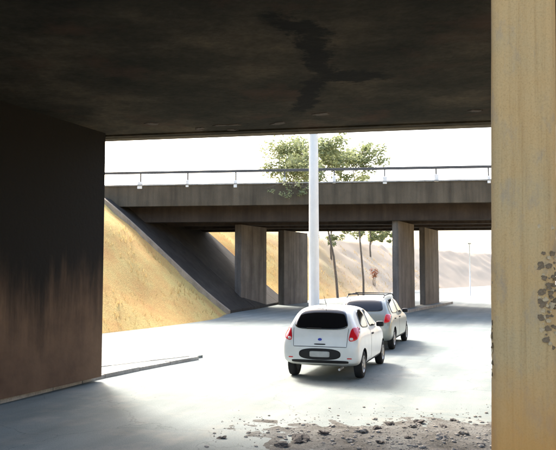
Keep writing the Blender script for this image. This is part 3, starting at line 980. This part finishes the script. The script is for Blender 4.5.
for side, s in (('left', 1), ('right', -1)):
    patch('side_window', bv, side, [(-0.28, 1.0), (0.62, 0.985), (0.30, 1.36), (-0.26, 1.40)], 'glass', c1, 0.005, 6, 12)
    patch('quarter_window', bv, side, [(-1.20, 1.04), (-0.38, 1.00), (-0.36, 1.40), (-1.00, 1.385)], 'glass', c1, 0.005, 4, 12)
    dh = patch('door_handle', bv, side, quad(-0.20, 0.86, 0.085, 0.018), 'black', c1, 0.02, 4, 6)
    patch('door_seam', bv, side, quad(-0.36, 0.66, 0.005, 0.32), 'black', c1, 0.002, 8, 8)
    patch('side_trim', bv, side, quad(0.03, 0.28, 0.78, 0.03), 'black', c1, 0.008, 8, 10)
    bm = box_bm(0.42, 0.58, s * 0.86 - 0.085, s * 0.86 + 0.085, 0.96, 1.08, 0.04); from_bm('mirror', bm, 'black', c1, True)
    wheel(c1, -1.17, s * 0.715, 0.285, s); wheel(c1, 1.24, s * 0.715, 0.285, s)
    patch('headlight', bv, 'front', quad(s * 0.50, 0.66, 0.13, 0.07), 'clear', c1, 0.006, 3, 8)
patch('windscreen', bv, 'front', [(-0.62, 1.02), (0.62, 1.02), (0.50, 1.42), (-0.50, 1.42)], 'glass', c1, 0.005, 6, 14)
bm = bmesh.new(); tube(bm, [(-1.83, -0.42, 0.24), (-1.5, -0.42, 0.24)], [0.025, 0.025], 10); from_bm('exhaust', bm, 'rim', c1)

# --- silver car ahead
c2 = empty('estate_car', (3.0, 21.95, 0.0), R(72))
tag(c2, 'silver car with dark roof bars added for a shadow line, half hidden in front of the white hatchback', 'car')
ST2 = [(-2.02, 0.40, 0.58, 0.66, 0.60, 0.52), (-1.99, 0.31, 0.66, 0.80, 0.76, 0.66), (-1.93, 0.27, 0.80, 1.00, 0.82, 0.66), (-1.86, 0.26, 0.90, 1.14, 0.835, 0.65),
       (-1.66, 0.25, 0.95, 1.38, 0.84, 0.60), (-1.45, 0.24, 0.95, 1.47, 0.84, 0.58), (-0.8, 0.22, 0.94, 1.52, 0.84, 0.585), (0.0, 0.22, 0.93, 1.51, 0.84, 0.59),
       (0.45, 0.22, 0.92, 1.42, 0.84, 0.595), (0.90, 0.22, 0.90, 1.16, 0.84, 0.62), (1.22, 0.23, 0.87, 1.00, 0.83, 0.67), (1.62, 0.24, 0.80, 0.90, 0.80, 0.62),
       (1.92, 0.26, 0.66, 0.76, 0.72, 0.54), (2.03, 0.33, 0.55, 0.62, 0.58, 0.46)]
body2, bv2 = car_body(ST2, 'silver_paint', (-1.28, 1.32), c2, 0.30)
patch('rear_window', bv2, 'rear', [(-0.60, 1.10), (0.60, 1.10), (0.50, 1.43), (-0.50, 1.43)], 'glass', c2, 0.006, 5, 16)
for s in (-1, 1):
    patch('tail_light', bv2, 'rear', [(s * 0.62, 0.78), (s * 0.79, 0.82), (s * 0.785, 1.02), (s * 0.66, 1.04)], 'red', c2, 0.012, 4, 10)
rc = patch('plate_recess', bv2, 'rear', quad(0, 0.78, 0.30, 0.085), 'black', c2, 0.006, 4, 10)
patch('number_plate', bv2, 'rear', quad(0, 0.78, 0.2, 0.06), 'plate', rc, 0.014, 9, 8)
patch('lower_valance', bv2, 'rear', quad(0, 0.33, 0.62, 0.04), 'black', c2, 0.006, 6, 12)
for side, s in (('left', 1), ('right', -1)):
    patch('side_window', bv2, side, [(-0.30, 1.0), (0.66, 0.99), (0.32, 1.38), (-0.28, 1.42)], 'glass', c2, 0.005, 6, 12)
    patch('quarter_window', bv2, side, [(-1.45, 1.03), (-0.40, 1.0), (-0.38, 1.42), (-1.22, 1.40)], 'glass', c2, 0.005, 5, 12)
    for hx in (-0.28, -1.15): patch('door_handle', bv2, side, quad(hx, 0.88, 0.085, 0.018), 'black', c2, 0.02, 4, 6)
    patch('door_seam', bv2, side, quad(-0.39, 0.66, 0.005, 0.32), 'black', c2, 0.002, 8, 8)
    patch('side_trim', bv2, side, quad(0.0, 0.29, 0.85, 0.035), 'black', c2, 0.008, 8, 10)
    bm = box_bm(0.46, 0.62, s * 0.88 - 0.085, s * 0.88 + 0.085, 0.97, 1.09, 0.04); from_bm('mirror', bm, 'black', c2, True)
    bm = bmesh.new(); tube(bm, [(-1.45, s * 0.54, 1.49), (-1.3, s * 0.54, 1.545), (-0.5, s * 0.55, 1.57), (0.1, s * 0.55, 1.555), (0.25, s * 0.55, 1.49)], [0.016] * 5, 8)
    from_bm('roof_shadow_rail', bm, 'black', c2)  # dark rails added in place of the roof's shadow line
    wheel(c2, -1.28, s * 0.735, 0.30, s); wheel(c2, 1.32, s * 0.735, 0.30, s)
    patch('headlight', bv2, 'front', quad(s * 0.52, 0.66, 0.14, 0.07), 'clear', c2, 0.006, 3, 8)
patch('windscreen', bv2, 'front', [(-0.62, 1.03), (0.62, 1.03), (0.50, 1.42), (-0.50, 1.42)], 'glass', c2, 0.005, 6, 14)
bm = bmesh.new(); tube(bm, [(-1.3, -0.54, 1.575), (-1.3, 0.54, 1.575)], [0.016, 0.016], 8); from_bm('roof_shadow_bar', bm, 'black', c2)  # cross bars added to stand for the shadow at the roof edge
bm = bmesh.new(); tube(bm, [(-0.2, -0.55, 1.585), (-0.2, 0.55, 1.585)], [0.016, 0.016], 8); from_bm('roof_shadow_bar', bm, 'black', c2)
